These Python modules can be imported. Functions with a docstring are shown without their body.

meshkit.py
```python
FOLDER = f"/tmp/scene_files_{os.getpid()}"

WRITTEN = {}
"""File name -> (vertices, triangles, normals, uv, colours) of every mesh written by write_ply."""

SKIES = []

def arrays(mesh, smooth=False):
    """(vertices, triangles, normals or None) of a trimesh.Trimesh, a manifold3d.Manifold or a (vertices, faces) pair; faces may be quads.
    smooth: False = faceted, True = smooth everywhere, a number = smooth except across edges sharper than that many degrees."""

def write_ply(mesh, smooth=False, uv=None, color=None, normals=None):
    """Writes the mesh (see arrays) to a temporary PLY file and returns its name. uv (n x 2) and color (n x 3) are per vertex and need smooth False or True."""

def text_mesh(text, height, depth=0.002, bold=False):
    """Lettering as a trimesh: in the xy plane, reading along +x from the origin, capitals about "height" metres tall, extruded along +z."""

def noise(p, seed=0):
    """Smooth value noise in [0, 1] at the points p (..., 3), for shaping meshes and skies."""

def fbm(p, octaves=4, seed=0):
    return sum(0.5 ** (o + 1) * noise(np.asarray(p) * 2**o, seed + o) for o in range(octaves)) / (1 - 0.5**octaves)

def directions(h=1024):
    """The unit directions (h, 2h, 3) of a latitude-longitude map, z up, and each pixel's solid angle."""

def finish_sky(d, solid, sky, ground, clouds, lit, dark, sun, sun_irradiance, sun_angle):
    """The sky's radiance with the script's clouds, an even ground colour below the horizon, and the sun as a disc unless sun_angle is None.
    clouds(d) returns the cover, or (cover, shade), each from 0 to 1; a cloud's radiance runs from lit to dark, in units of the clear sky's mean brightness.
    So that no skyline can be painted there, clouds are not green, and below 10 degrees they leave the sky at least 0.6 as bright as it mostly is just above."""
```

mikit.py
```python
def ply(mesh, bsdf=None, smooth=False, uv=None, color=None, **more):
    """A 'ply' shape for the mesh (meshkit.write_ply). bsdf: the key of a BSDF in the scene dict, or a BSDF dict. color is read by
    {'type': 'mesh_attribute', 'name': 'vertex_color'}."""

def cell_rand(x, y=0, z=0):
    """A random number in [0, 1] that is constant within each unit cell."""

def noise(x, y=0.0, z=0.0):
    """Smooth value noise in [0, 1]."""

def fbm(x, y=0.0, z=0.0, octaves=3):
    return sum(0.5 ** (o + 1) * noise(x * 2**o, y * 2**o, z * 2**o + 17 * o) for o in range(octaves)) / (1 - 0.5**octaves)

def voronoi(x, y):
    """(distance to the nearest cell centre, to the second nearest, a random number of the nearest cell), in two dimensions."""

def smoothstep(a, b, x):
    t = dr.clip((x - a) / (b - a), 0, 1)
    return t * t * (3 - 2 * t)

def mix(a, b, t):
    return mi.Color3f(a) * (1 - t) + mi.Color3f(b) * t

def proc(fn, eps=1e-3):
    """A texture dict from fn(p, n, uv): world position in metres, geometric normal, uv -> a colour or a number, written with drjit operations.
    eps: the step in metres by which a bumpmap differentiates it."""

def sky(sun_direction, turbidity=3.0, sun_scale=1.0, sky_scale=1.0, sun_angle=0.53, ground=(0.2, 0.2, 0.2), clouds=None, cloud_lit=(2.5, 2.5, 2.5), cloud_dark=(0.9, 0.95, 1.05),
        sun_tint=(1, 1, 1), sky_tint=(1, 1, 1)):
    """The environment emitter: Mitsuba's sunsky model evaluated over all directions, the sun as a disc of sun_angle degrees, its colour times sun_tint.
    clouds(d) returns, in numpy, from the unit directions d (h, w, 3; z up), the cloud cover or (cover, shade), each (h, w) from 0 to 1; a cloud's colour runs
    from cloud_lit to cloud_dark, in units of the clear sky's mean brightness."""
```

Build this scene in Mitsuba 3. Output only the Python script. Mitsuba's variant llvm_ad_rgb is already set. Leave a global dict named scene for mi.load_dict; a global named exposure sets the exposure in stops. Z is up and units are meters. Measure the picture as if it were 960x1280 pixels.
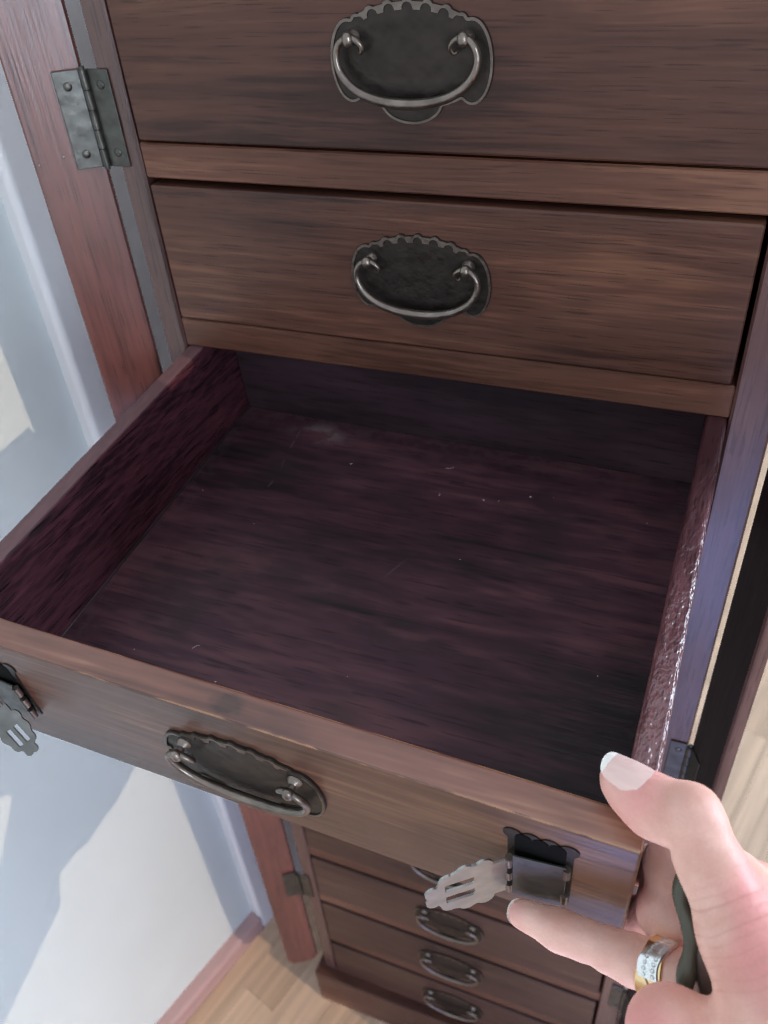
import math, random
import numpy as np
import trimesh
import mitsuba as mi
import drjit as dr
import manifold3d as m3
import shapely.geometry as sg
import shapely.affinity as sa
from shapely.ops import unary_union
import mikit
from mikit import noise, fbm, voronoi, cell_rand, smoothstep, mix

random.seed(7)
rng = np.random.default_rng(7)
T = mi.ScalarTransform4f
Z0 = 1.13                       # the chest is drawn round its second drawer; the floor comes out at z = 0
scene, labels = {}, {}

# ------------------------------------------------------------------ camera
CAM = np.array([0.3439, -0.4419, 0.2525 + Z0])
RIGHT = np.array([0.9287046, 0.36433783, -0.06903415])
DOWN = np.array([0.18039679, -0.60654992, -0.77430885])
FWD = np.array([-0.32398264, 0.70665065, -0.62903107])
scene['camera'] = {'type': 'thinlens', 'aperture_radius': 0.0013, 'focus_distance': 0.41, 'fov': math.degrees(2 * math.atan(480 / 1054.18)), 'fov_axis': 'x',
                   'to_world': T().look_at(origin=CAM.tolist(), target=(CAM + FWD).tolist(), up=(-DOWN).tolist()),
                   'near_clip': 0.02, 'far_clip': 60.0}
exposure = 0.85

# ------------------------------------------------------------------ light: dim room daylight, the sun cut by openings in an added wall, windows
scene['room_light'] = {'type': 'constant', 'radiance': {'type': 'rgb', 'value': [0.53, 0.56, 0.63]}}
SUN = np.array([0.760, -0.205, 0.616])
scene['sun'] = {'type': 'directional', 'direction': (-SUN).tolist(), 'irradiance': {'type': 'rgb', 'value': [0.95, 0.74, 0.54]}}
WINDOW_RADIANCE = [4.6, 5.3, 6.3]


# ------------------------------------------------------------------ helpers
def rgb(*c):
    return {'type': 'rgb', 'value': list(c)}


def man(m):
    q = m.to_mesh()
    return trimesh.Trimesh(np.array(q.vert_properties[:, :3], float), np.array(q.tri_verts), process=False)


def tomani(t):
    return m3.Manifold(m3.Mesh(np.asarray(t.vertices, np.float32), np.asarray(t.faces, np.uint32)))


def rbox(x0, x1, y0, y1, z0, z1, r=0.0015, seg=8):
    s = m3.Manifold.sphere(r, seg)
    return man(m3.Manifold.batch_hull([s.translate([x, y, z]) for x in (x0 + r, x1 - r) for y in (y0 + r, y1 - r) for z in (z0 + r, z1 - r)]))


def cbox(x0, x1, y0, y1, z0, z1, c=0.001):
    pts = []
    for sx in (0, 1):
        for sy in (0, 1):
            for sz in (0, 1):
                p = np.array([(x0, x1)[sx], (y0, y1)[sy], (z0, z1)[sz]])
                d = np.array([1 - 2 * sx, 1 - 2 * sy, 1 - 2 * sz]) * c
                for k in range(3):
                    q = p + d
                    q[k] = p[k]
                    pts.append(q)
    return trimesh.convex.convex_hull(np.array(pts))


def prism(poly, depth):
    polys = [poly] if poly.geom_type == 'Polygon' else list(poly.geoms)
    return trimesh.util.concatenate([trimesh.creation.extrude_polygon(q, depth) for q in polys])


def upright(mesh, y=0.0):
    """(x, z, height) of an extrusion -> x, z on a front that looks towards -y; the extrusion comes out of the front."""
    v = mesh.vertices
    return trimesh.Trimesh(np.c_[v[:, 0], y - v[:, 2], v[:, 1]], mesh.faces, process=False)


def tube(points, radii, sides=12, caps=True):
    p = np.asarray(points, float)
    n = len(p)
    radii = np.broadcast_to(radii, (n,))
    t = np.gradient(p, axis=0)
    t /= np.linalg.norm(t, axis=1, keepdims=True)
    a = np.cross(t[0], [0.3, 1, 0.2])
    ring, v = [], []
    for i in range(n):
        a = a - t[i] * (a @ t[i])
        a /= np.linalg.norm(a)
        b = np.cross(t[i], a)
        ang = np.arange(sides) * 2 * math.pi / sides
        v.append(p[i] + radii[i] * (np.cos(ang)[:, None] * a + np.sin(ang)[:, None] * b))
    v = np.vstack(v)
    f = []
    for i in range(n - 1):
        for j in range(sides):
            k = (j + 1) % sides
            q = [i * sides + j, i * sides + k, (i + 1) * sides + k, (i + 1) * sides + j]
            f += [[q[0], q[1], q[2]], [q[0], q[2], q[3]]]
    m = len(v)
    v = np.vstack([v, p[0], p[-1]])
    for j in range(sides):
        k = (j + 1) % sides
        f += [[m, k, j], [m + 1, (n - 1) * sides + j, (n - 1) * sides + k]]
    t_ = trimesh.Trimesh(v, np.array(f), process=False)
    t_.fix_normals()
    return t_


def spline(pts, n=40):
    from scipy.interpolate import CubicSpline
    pts = np.asarray(pts, float)
    s = np.r_[0, np.cumsum(np.linalg.norm(np.diff(pts[:, :3], axis=0), axis=1))]
    return CubicSpline(s, pts)(np.linspace(0, s[-1], n))


# the pulled-out drawer hangs a little: its own frame
DO = np.array([0.0, 0.0037, -0.0234])
DX = np.array([0.9998, -0.0208, 0.0])
DY = np.array([0.0207, 0.9959, 0.0881])
DZ = np.array([0.0, -0.0881, 0.9961])
DM = np.eye(4)
DM[:3, 0], DM[:3, 1], DM[:3, 2] = DX, DY, DZ
DM[:3, 3] = DO + 0.0234 * DZ                     # local z is counted as in the chest (the drawer's top edge at -0.0234)
SHIFT = np.eye(4)
SHIFT[2, 3] = Z0


def mat(M):
    return T(np.ascontiguousarray(M))


def numbered(name):
    if name not in scene and name not in labels:
        return name
    i = 1
    while f'{name}_{i:03d}' in scene or f'{name}_{i:03d}' in labels:
        i += 1
    return f'{name}_{i:03d}'


def obj(name, mesh, bsdf, parent=None, M=np.eye(4), smooth=30, **more):
    key = numbered((parent + '__' if parent else '') + name)
    shape = mesh if isinstance(mesh, dict) else mikit.ply(mesh, bsdf, smooth=smooth)
    scene[key] = {**shape, 'bsdf': {'type': 'ref', 'id': bsdf}, 'to_world': mat(SHIFT @ M), **more}
    return key


def thing(name, label, cat, group=None):
    key = numbered(name)
    labels[key] = {'label': label, 'category': cat}
    if group:
        labels[key]['group'] = group
    return key


# ------------------------------------------------------------------ materials
def wood(key, dark, mid, light, axis, rough=0.42, grain=300.0, coat=0.25, bump=0.00012, blotch=1.0, pores=0.9, streak=0.8, along=11, seed=0, blobs=False, scuff=False, rub=None, spec=0.28):
    """axis: 0 = grain runs along x, 1 = along y, 2 = along z."""
    def coords(p):
        q = [p.x, p.y, p.z]
        a = q[axis]
        o = [q[i] for i in range(3) if i != axis]
        return a, o[0], o[1]

    def tone(p):
        a, u, v = coords(p)
        w = (fbm(a * 7, u * 25, v * 25, 3) - 0.5) * 0.010
        g = 0.5 * fbm(a * along + 3, (u + w) * grain, (v + w) * grain, 3) + 0.3 * fbm(a * along * 4 + 5, (u + w) * grain * 1.7, (v + w) * grain * 1.7, 2) + 0.2 * fbm(a * along * 0.6 + 8, (u + w) * grain * 0.3, (v + w) * grain * 0.3, 2)
        b = fbm(a * 5.5 + 11 + seed + 30 * w, u * 11 + seed, v * 11, 5)
        return g, b, noise(a * 55, u * 1100, v * 1100)

    def col(p, n, uv):
        g, b, po = tone(p)
        t = dr.clip(0.5 + (g - 0.5) * 1.5 * streak + (b - 0.5) * 2.2 * blotch, 0, 1)
        c = mix(mix(dark, mid, smoothstep(0.0, 0.55, t)), light, smoothstep(0.5, 1.0, t))
        c = c * (1 - pores * 0.45 * smoothstep(0.66, 0.85, po))
        if rub:                                                    # the bare top edge, rubbed paler
            c = mix(c, mi.Color3f(rub) * (0.6 + 0.8 * g), smoothstep(0.6, 0.95, mi.Float(n.z)))
        if scuff:                                                  # pale rubbed places and fine scratches on the drawer's floor
            f = fbm(p.x * 70, p.y * 90, 3.0, 4)
            r = smoothstep(0.035, 0.0, dr.sqrt(dr.square(p.x - 0.085) + dr.square((p.y - 0.024) * 2.2)))
            c = mix(c, (0.17, 0.135, 0.135), 0.75 * r * smoothstep(0.42, 0.62, f))
            w = 0.004 * (noise(p.x * 40, p.y * 40, 5.0) - 0.5)
            for x0, dx, y0, y1 in ((0.072, -0.05, -0.05, 0.030), (0.18, 0.5, -0.10, -0.07)):
                e = dr.abs(p.x - x0 - dx * (p.y - y0) + w)
                on = smoothstep(y0, y0 + 0.01, p.y) * smoothstep(y1, y1 - 0.01, p.y) * smoothstep(0.35, 0.55, noise(p.x * 160, p.y * 160, 9.0))
                c = mix(c, (0.12, 0.085, 0.088), 0.35 * on * smoothstep(0.0011, 0.0003, e))
            e1 = dr.minimum(p.x - 0.0125, 0.034 - p.y)
            e1 = dr.minimum(e1, 0.352 - p.x)
            film = smoothstep(0.020, 0.0, e1 + 0.016 * (fbm(p.x * 60, p.y * 60, 7.0, 3) - 0.5))
            c = mix(c, (0.085, 0.070, 0.070), 0.2 * film * smoothstep(0.35, 0.65, fbm(p.x * 240, p.y * 240, 2.0, 3)))
            d = smoothstep(0.48, 0.80, fbm(p.x * 26 + 3, p.y * 36, 1.0, 5))
            c = mix(c, (0.016, 0.015, 0.015), 0.45 * d)
        return c

    def rgh(p, n, uv):
        a, u, v = coords(p)
        return dr.clip(rough + 0.35 * (fbm(a * 9 + 5, u * 30, v * 30, 3) - 0.5), 0.08, 0.9)

    def bmp(p, n, uv):
        a, u, v = coords(p)
        if blobs:
            return 0.6 * fbm(a * 420, u * 900, v * 900, 2) + 0.6 * noise(a * 130, u * 420, v * 420)
        return 0.6 * noise(a * 45, u * 900, v * 900) + 0.8 * fbm(a * 12, u * 160, v * 160, 2) + 0.8 * fbm(a * 30 + 7, u * 40, v * 40, 2)
    scene[key] = {'type': 'twosided', 'b': {'type': 'bumpmap', 'scale': bump, 't': mikit.proc(bmp, 2e-4),
                  'b': {'type': 'principled', 'base_color': mikit.proc(col), 'roughness': mikit.proc(rgh), 'specular': spec, 'clearcoat': coat, 'clearcoat_gloss': 0.6}}}


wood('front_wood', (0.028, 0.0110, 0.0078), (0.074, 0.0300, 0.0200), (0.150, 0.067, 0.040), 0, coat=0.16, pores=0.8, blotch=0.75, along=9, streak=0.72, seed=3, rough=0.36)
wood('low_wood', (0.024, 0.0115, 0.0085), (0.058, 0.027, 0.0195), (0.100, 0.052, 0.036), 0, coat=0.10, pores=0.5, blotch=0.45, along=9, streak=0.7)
wood('rail_wood', (0.046, 0.0175, 0.0115), (0.096, 0.0390, 0.0245), (0.180, 0.083, 0.050), 0, coat=0.14, pores=0.7, blotch=0.6, streak=0.75)
wood('stile_wood', (0.040, 0.0165, 0.0145), (0.078, 0.034, 0.029), (0.130, 0.061, 0.049), 2, rough=0.28, coat=1.0, spec=0.5, blotch=0.5)
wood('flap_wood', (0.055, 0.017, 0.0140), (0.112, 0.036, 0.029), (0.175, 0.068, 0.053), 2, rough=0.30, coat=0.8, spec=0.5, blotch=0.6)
wood('lit_edge_wood', (0.080, 0.038, 0.034), (0.125, 0.064, 0.058), (0.18, 0.10, 0.09), 2, rough=0.4, coat=0.3)  # lighter copy: light on the right flap's front edge, put into the colour
wood('shaded_flap_wood', (0.007, 0.0045, 0.005), (0.015, 0.009, 0.010), (0.028, 0.017, 0.019), 2, rough=0.5, coat=0.05)  # shade on the right flap's inner face, painted as near-black wood
wood('side_wood', (0.022, 0.0070, 0.0115), (0.072, 0.0200, 0.030), (0.145, 0.048, 0.062), 1, rough=0.5, grain=280, pores=2.0, bump=0.0003, streak=1.15, blotch=0.5, along=40, rub=(0.115, 0.060, 0.064), coat=0.1)
wood('gloss_wood', (0.045, 0.014, 0.018), (0.10, 0.036, 0.042), (0.16, 0.070, 0.072), 1, rough=0.15, grain=190, pores=1.0, bump=0.0013, coat=1.0, blobs=True, spec=0.5)
wood('bottom_wood', (0.015, 0.0095, 0.0115), (0.051, 0.0195, 0.0285), (0.100, 0.040, 0.048), 0, rough=0.52, grain=150, pores=0.8, coat=0.06, blotch=0.95, along=12, seed=57, bump=0.00025, scuff=True, streak=1.1)


def metal(key, base, rough, spread, metallic=0.9, bump=0.00015, vary=0.9):
    def col(p, n, uv):
        f = fbm(p.x * 160, p.y * 160, p.z * 160, 3)
        return mi.Color3f(base) * (1 - 0.5 * vary + vary * f)

    def rgh(p, n, uv):
        return dr.clip(rough + spread * (fbm(p.x * 260 + 4, p.y * 260, p.z * 260, 3) - 0.5), 0.1, 0.95)
    scene[key] = {'type': 'twosided', 'b': {'type': 'bumpmap', 'scale': bump, 't': mikit.proc(lambda p, n, uv: fbm(p.x * 420, p.y * 420, p.z * 420, 2), 2e-4),
                  'b': {'type': 'principled', 'base_color': mikit.proc(col), 'roughness': mikit.proc(rgh), 'metallic': metallic, 'specular': 0.5}}}


metal('plate_metal', (0.034, 0.0275, 0.0235), 0.40, 0.4, 0.75)
metal('bail_metal', (0.19, 0.160, 0.138), 0.30, 0.4)
metal('rim_metal', (0.15, 0.128, 0.110), 0.34, 0.4)
metal('hinge_metal', (0.085, 0.085, 0.078), 0.36, 0.35, 0.9, 0.00005)
metal('leaf_metal', (0.34, 0.35, 0.335), 0.27, 0.25, 0.95, 0.00005, 0.5)
metal('tarnished_metal', (0.16, 0.165, 0.155), 0.32, 0.3, 0.95, 0.00005, 0.7)
scene['dark_recess'] = {'type': 'twosided', 'b': {'type': 'principled', 'base_color': rgb(0.003, 0.003, 0.003), 'roughness': 0.8, 'specular': 0.1}}
scene['gold'] = {'type': 'twosided', 'b': {'type': 'principled', 'base_color': rgb(0.95, 0.68, 0.36), 'roughness': 0.22, 'metallic': 1.0}}
scene['silver'] = {'type': 'twosided', 'b': {'type': 'principled', 'base_color': rgb(0.85, 0.84, 0.82), 'roughness': 0.2, 'metallic': 1.0}}
scene['gem'] = {'type': 'dielectric', 'int_ior': 2.0}
scene['strap_leather'] = {'type': 'twosided', 'b': {'type': 'principled', 'base_color': rgb(0.075, 0.072, 0.052), 'roughness': 0.42, 'metallic': 0.25}}
scene['strap_dark'] = {'type': 'twosided', 'b': {'type': 'principled', 'base_color': rgb(0.10, 0.072, 0.062), 'roughness': 0.3, 'metallic': 0.35}}
scene['dust'] = {'type': 'diffuse', 'reflectance': rgb(0.62, 0.58, 0.54)}


def plaster(p, n, uv):
    return mi.Color3f(0.715, 0.785, 0.775) * (0.96 + 0.07 * fbm(p.x * 9, p.y * 9, p.z * 9, 3))


scene['plaster'] = {'type': 'twosided', 'b': {'type': 'bumpmap', 'scale': 0.0004, 't': mikit.proc(lambda p, n, uv: fbm(p.x * 120, p.y * 120, p.z * 120, 3), 5e-4),
                    'b': {'type': 'roughplastic', 'diffuse_reflectance': mikit.proc(plaster), 'alpha': 0.45}}}
scene['casing_paint'] = {'type': 'twosided', 'b': {'type': 'roughplastic', 'diffuse_reflectance': rgb(0.70, 0.705, 0.70), 'alpha': 0.22}}
scene['grout'] = {'type': 'diffuse', 'reflectance': rgb(0.16, 0.11, 0.075)}

# room axes: the wall runs at a slant behind the chest
WT = np.array([0.272, 0.962, 0.0])               # along the wall, away from the camera
WN = np.array([0.962, -0.272, 0.0])              # out of the wall
WM = np.eye(4)
WM[:3, 0], WM[:3, 1] = WN, WT                    # local x = out of the wall (0 at the world origin), local y = along it


def floor_wood(v):
    base = [(0.50, 0.355, 0.240), (0.53, 0.380, 0.262), (0.475, 0.332, 0.222)][v]

    def col(p, n, uv):
        a, u = p.x * float(WT[0]) + p.y * float(WT[1]), p.x * float(WN[0]) + p.y * float(WN[1])
        g = fbm(a * 4 + v * 9, (u + (fbm(a * 3, u * 12, 0, 2) - 0.5) * 0.012) * 130, 0, 3)
        return mi.Color3f(base) * (0.72 + 0.55 * g)
    return {'type': 'twosided', 'b': {'type': 'roughplastic', 'diffuse_reflectance': mikit.proc(col), 'alpha': 0.25}}


for v in range(3):
    scene[f'plank_wood_{v}'] = floor_wood(v)


def pink_wood(p, n, uv):
    a, u = p.x * float(WT[0]) + p.y * float(WT[1]), p.z
    return mix((0.38, 0.235, 0.225), (0.50, 0.335, 0.32), fbm(a * 6, u * 160, p.x * 20, 3))


scene['skirting_wood'] = {'type': 'twosided', 'b': {'type': 'roughplastic', 'diffuse_reflectance': mikit.proc(pink_wood), 'alpha': 0.3}}

# ------------------------------------------------------------------ setting
def struct(name, mesh, bsdf, M=np.eye(4), smooth=30):
    k = obj(name, mesh, bsdf, None, M, smooth)
    labels[k] = {'kind': 'structure'}
    return k


fl = struct('floor', trimesh.creation.box(bounds=[[-3.5, -4.0, -1.16], [6.0, 6.0, -1.134]]), 'grout', smooth=False)
W = 0.0645
offs = -0.1366
n_pl = 0
for i in range(-2, 14):
    x0 = offs + i * W
    y = -1.45 + 0.37 * ((i * 7) % 5) / 5 * 2
    while y < 2.4:
        L = 0.62 + 0.5 * rng.random()
        zt = -1.13 - 0.0003 * rng.random()
        far = y + L
        obj('plank', cbox(x0 + 0.0001, x0 + W - 0.0001, y + 0.0001, far - 0.0001, -1.138, zt, 0.0004), f'plank_wood_{rng.integers(3)}', fl, WM, smooth=False)
        y = far
rest = []
for x0, x1, y0, y1 in ((offs - 2.8, offs - 2 * W, -3.6, 5.5), (offs + 14 * W, 4.5, -3.6, 5.5), (offs - 2 * W, offs + 14 * W, 2.9, 5.5), (offs - 2 * W, offs + 14 * W, -3.6, -1.46)):
    n = max(1, int((x1 - x0) / W))
    for j in range(n):
        a, b = x0 + (x1 - x0) * j / n, x0 + (x1 - x0) * (j + 1) / n
        rest.append(trimesh.creation.box(bounds=[[a + 0.0005, y0, -1.139], [b - 0.0005, y1, -1.1305]]))
k = obj('far_planks', trimesh.util.concatenate(rest), 'plank_wood_1', fl, WM, smooth=False)
labels[k] = {'label': 'planks of the floor away from the chest', 'kind': 'stuff'}

wl = struct('wall', trimesh.creation.box(bounds=[[-0.30, -1.8, -1.15], [-0.189, 0.5, 1.6]]), 'plaster', WM, smooth=False)
# plain casing beside it, its near edge rounded
cs = m3.Manifold.batch_hull([m3.Manifold.cylinder(2.75, 0.007, 0.007, 24).translate([-0.178, 0.0092, -1.13])] +
                            [m3.Manifold.cylinder(2.75, 0.003, 0.003, 8).translate([x, y, -1.13]) for x, y in ((-0.174, 1.6), (-0.25, 1.6), (-0.25, 0.0062))])
struct('door_casing', man(cs), 'casing_paint', WM, smooth=35)
sk = m3.CrossSection([[(-0.192, 0.0), (-0.1697, 0.0), (-0.1697, 0.030), (-0.1715, 0.0335), (-0.176, 0.0355), (-0.192, 0.037)]])
bb = man(m3.Manifold.extrude(sk, 1.7))
v = bb.vertices
bb = trimesh.Trimesh(np.c_[v[:, 0], -1.7 + v[:, 2] + 0.0015, v[:, 1] - 1.13], bb.faces[:, ::-1], process=False)
struct('skirting_board', bb, 'skirting_wood', WM, smooth=25)

# added unseen outer wall at the right: openings cut to shape the sun, two windows
hole = sg.Polygon([(-1.60, -1.1), (-0.684, -1.1), (-0.684, 1.607), (-0.7555, 1.605), (-0.7946, 1.587), (-0.889, 1.581), (-0.9055, 1.5365), (-1.02, 1.471), (-1.60, 1.14)])
slit = sg.Polygon([(-0.885, 1.728), (-0.934, 1.660), (-1.02, 1.645), (-1.02, 1.80), (-0.8925, 1.747)])
high_hole = sg.Polygon([(-1.60, 2.053), (-0.718, 2.053), (-0.718, 1.985), (-0.684, 1.985), (-0.684, 2.60), (-1.60, 2.60)])
win = [sg.box(-5.6, -0.75, -2.8, 1.5), sg.box(0.35, -0.1, 1.75, 1.75)]
wp = sg.box(-6.4, -1.16, 2.6, 3.4).difference(unary_union([hole, slit, high_hole] + win))  # the uneven openings only mask the sun
ow = prism(wp, 0.012)
v = ow.vertices
ow = trimesh.Trimesh(np.c_[2.5 + v[:, 2], v[:, 0], v[:, 1]], ow.faces, process=False)
struct('sun_blocker_wall', ow, 'plaster', smooth=False)
for b, w_, lab in zip(win, (0.85, 1.3), ('bright daylit window in the outer wall, nearer to the viewer', 'bright daylit window in the outer wall, behind the chest')):
    y0, z0, y1, z1 = b.bounds
    pane = trimesh.Trimesh([[2.55, y0, z0], [2.55, y1, z0], [2.55, y1, z1], [2.55, y0, z1]], [[0, 2, 1], [0, 3, 2]], process=False)
    k = obj('window', pane, 'plaster', None, smooth=False, emitter={'type': 'area', 'radiance': rgb(*[w_ * q for q in WINDOW_RADIANCE])})
    labels[k] = {'label': lab, 'category': 'window'}

# added unseen glowing panel before the chest: its bluish face shows as the sheen on the right stile and on the pulled-out drawer's end
lp = thing('added_light_panel', 'added bluish glowing panel before the chest, put in for the sheen', 'added_light')
LPM = np.array(T().translate([0.455, -0.64, -0.780]).rotate([0, 0, 1], 3).rotate([1, 0, 0], -6).matrix, float).reshape(4, 4)
obj('casing', rbox(-0.185, 0.185, -0.030, -0.002, -0.345, 0.345, 0.006), 'dark_recess', lp, LPM)
obj('glow_face', trimesh.Trimesh([[-0.17, 0, -0.335], [0.17, 0, -0.335], [0.17, 0, 0.335], [-0.17, 0, 0.335]], [[0, 2, 1], [0, 3, 2]], process=False), 'dust', lp, LPM, smooth=False,
    emitter={'type': 'area', 'radiance': rgb(0.62, 0.80, 1.9)})

# ------------------------------------------------------------------ chest
PITCH = 0.1157
XR, XE = 0.3605, 0.3843
chest = thing('wooden_chest', 'tall narrow dark brown wooden chest of drawers standing on a plinth', 'chest')
TOP = 0.2315
PL = -1.0415
obj('side_panel', cbox(-0.0175, -0.0008, 0.0, 0.36, PL, TOP, 0.0015), 'stile_wood', chest)
obj('side_panel', cbox(XR + 0.0008, XE, 0.0, 0.36, PL, TOP, 0.0015), 'stile_wood', chest)
obj('back_panel', cbox(-0.0007, XR + 0.0007, 0.345, 0.357, PL, TOP, 0.001), 'front_wood', chest)
obj('top_board', rbox(-0.028, XE + 0.011, -0.014, 0.365, TOP + 0.0005, TOP + 0.022, 0.004), 'rail_wood', chest)
obj('plinth', rbox(-0.030, XE + 0.012, -0.0145, 0.362, -1.13, PL - 0.0005, 0.0025), 'front_wood', chest)
for k in range(-2, 9):
    zb = -PITCH * k
    obj('rail', cbox(-0.0006, XR + 0.0006, 0.0012, 0.036, zb - 0.0220, zb - 0.0012, 0.0010), 'rail_wood', chest)
for k in range(0, 9):                                         # runner boards under the drawers, so that the openings are not hollow
    zb = -PITCH * k
    obj('runner_board', trimesh.creation.box(bounds=[[-0.0006, 0.0365, zb - 0.012], [XR + 0.0006, 0.3445, zb - 0.004]]), 'bottom_wood', chest, smooth=False)

# locking flaps: both stand open on three hinges
FW, FT = 0.043, 0.008
fp = sg.Polygon([(-FW, -1.010), (-FW, 0.229), (0, 0.229), (0, -1.010)])
end = sa.scale(sg.Point(-FW / 2, -1.008).buffer(FW / 2, 32), 1.0, 0.85, origin=(-FW / 2, -1.008))
fp = unary_union([fp, end])
flap = trimesh.convex.convex_hull(np.vstack([np.c_[np.array(q.exterior.coords), np.full(len(q.exterior.coords), h)] for q, h in ((fp, 0.0012), (fp, FT - 0.0012), (fp.buffer(-0.0012), 0.0), (fp.buffer(-0.0012), FT))]))


def flap_at(x, y, angle):
    """the flap (along -x from its hinge edge, thickness behind its face) turned about the hinge edge"""
    v = flap.vertices
    c, s = math.cos(angle), math.sin(angle)
    t = trimesh.Trimesh(np.c_[x + v[:, 0] * c - v[:, 2] * s, y + v[:, 0] * s + v[:, 2] * c, v[:, 1]], flap.faces, process=False)
    t.fix_normals()
    return t


AL = math.radians(35)
fkey = obj('locking_flap', flap_at(-0.0280, 0.0005, AL), 'flap_wood', chest)
labels[fkey] = {'label': 'reddish wooden flap hinged open at the left side of the chest'}
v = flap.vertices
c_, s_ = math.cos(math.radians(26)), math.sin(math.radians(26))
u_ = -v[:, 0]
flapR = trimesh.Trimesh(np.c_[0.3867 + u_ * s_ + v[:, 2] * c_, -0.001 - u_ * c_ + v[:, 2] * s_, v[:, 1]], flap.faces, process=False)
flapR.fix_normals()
fkr = obj('locking_flap', flapR, 'shaded_flap_wood', chest)
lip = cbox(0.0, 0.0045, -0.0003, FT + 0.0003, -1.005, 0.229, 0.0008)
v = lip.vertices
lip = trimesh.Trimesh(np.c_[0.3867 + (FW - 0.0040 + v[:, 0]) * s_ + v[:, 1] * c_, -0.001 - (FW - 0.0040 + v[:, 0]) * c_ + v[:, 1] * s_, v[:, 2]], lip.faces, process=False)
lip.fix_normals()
obj('lit_edge', lip, 'lit_edge_wood', fkr)  # lighter strip standing for the flap's lit front edge
labels[fkr] = {'label': 'wooden flap coloured dark for its shaded face, standing open at the right side of the chest'}
for x, z in ((-0.0395, 0.1055), (-0.0240, 0.1085)):
    obj('pin', trimesh.creation.icosphere(2, 0.0008).apply_translation([-0.0280 + x * math.cos(AL), 0.0005 + x * math.sin(AL), z]), 'leaf_metal', fkey)


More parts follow.
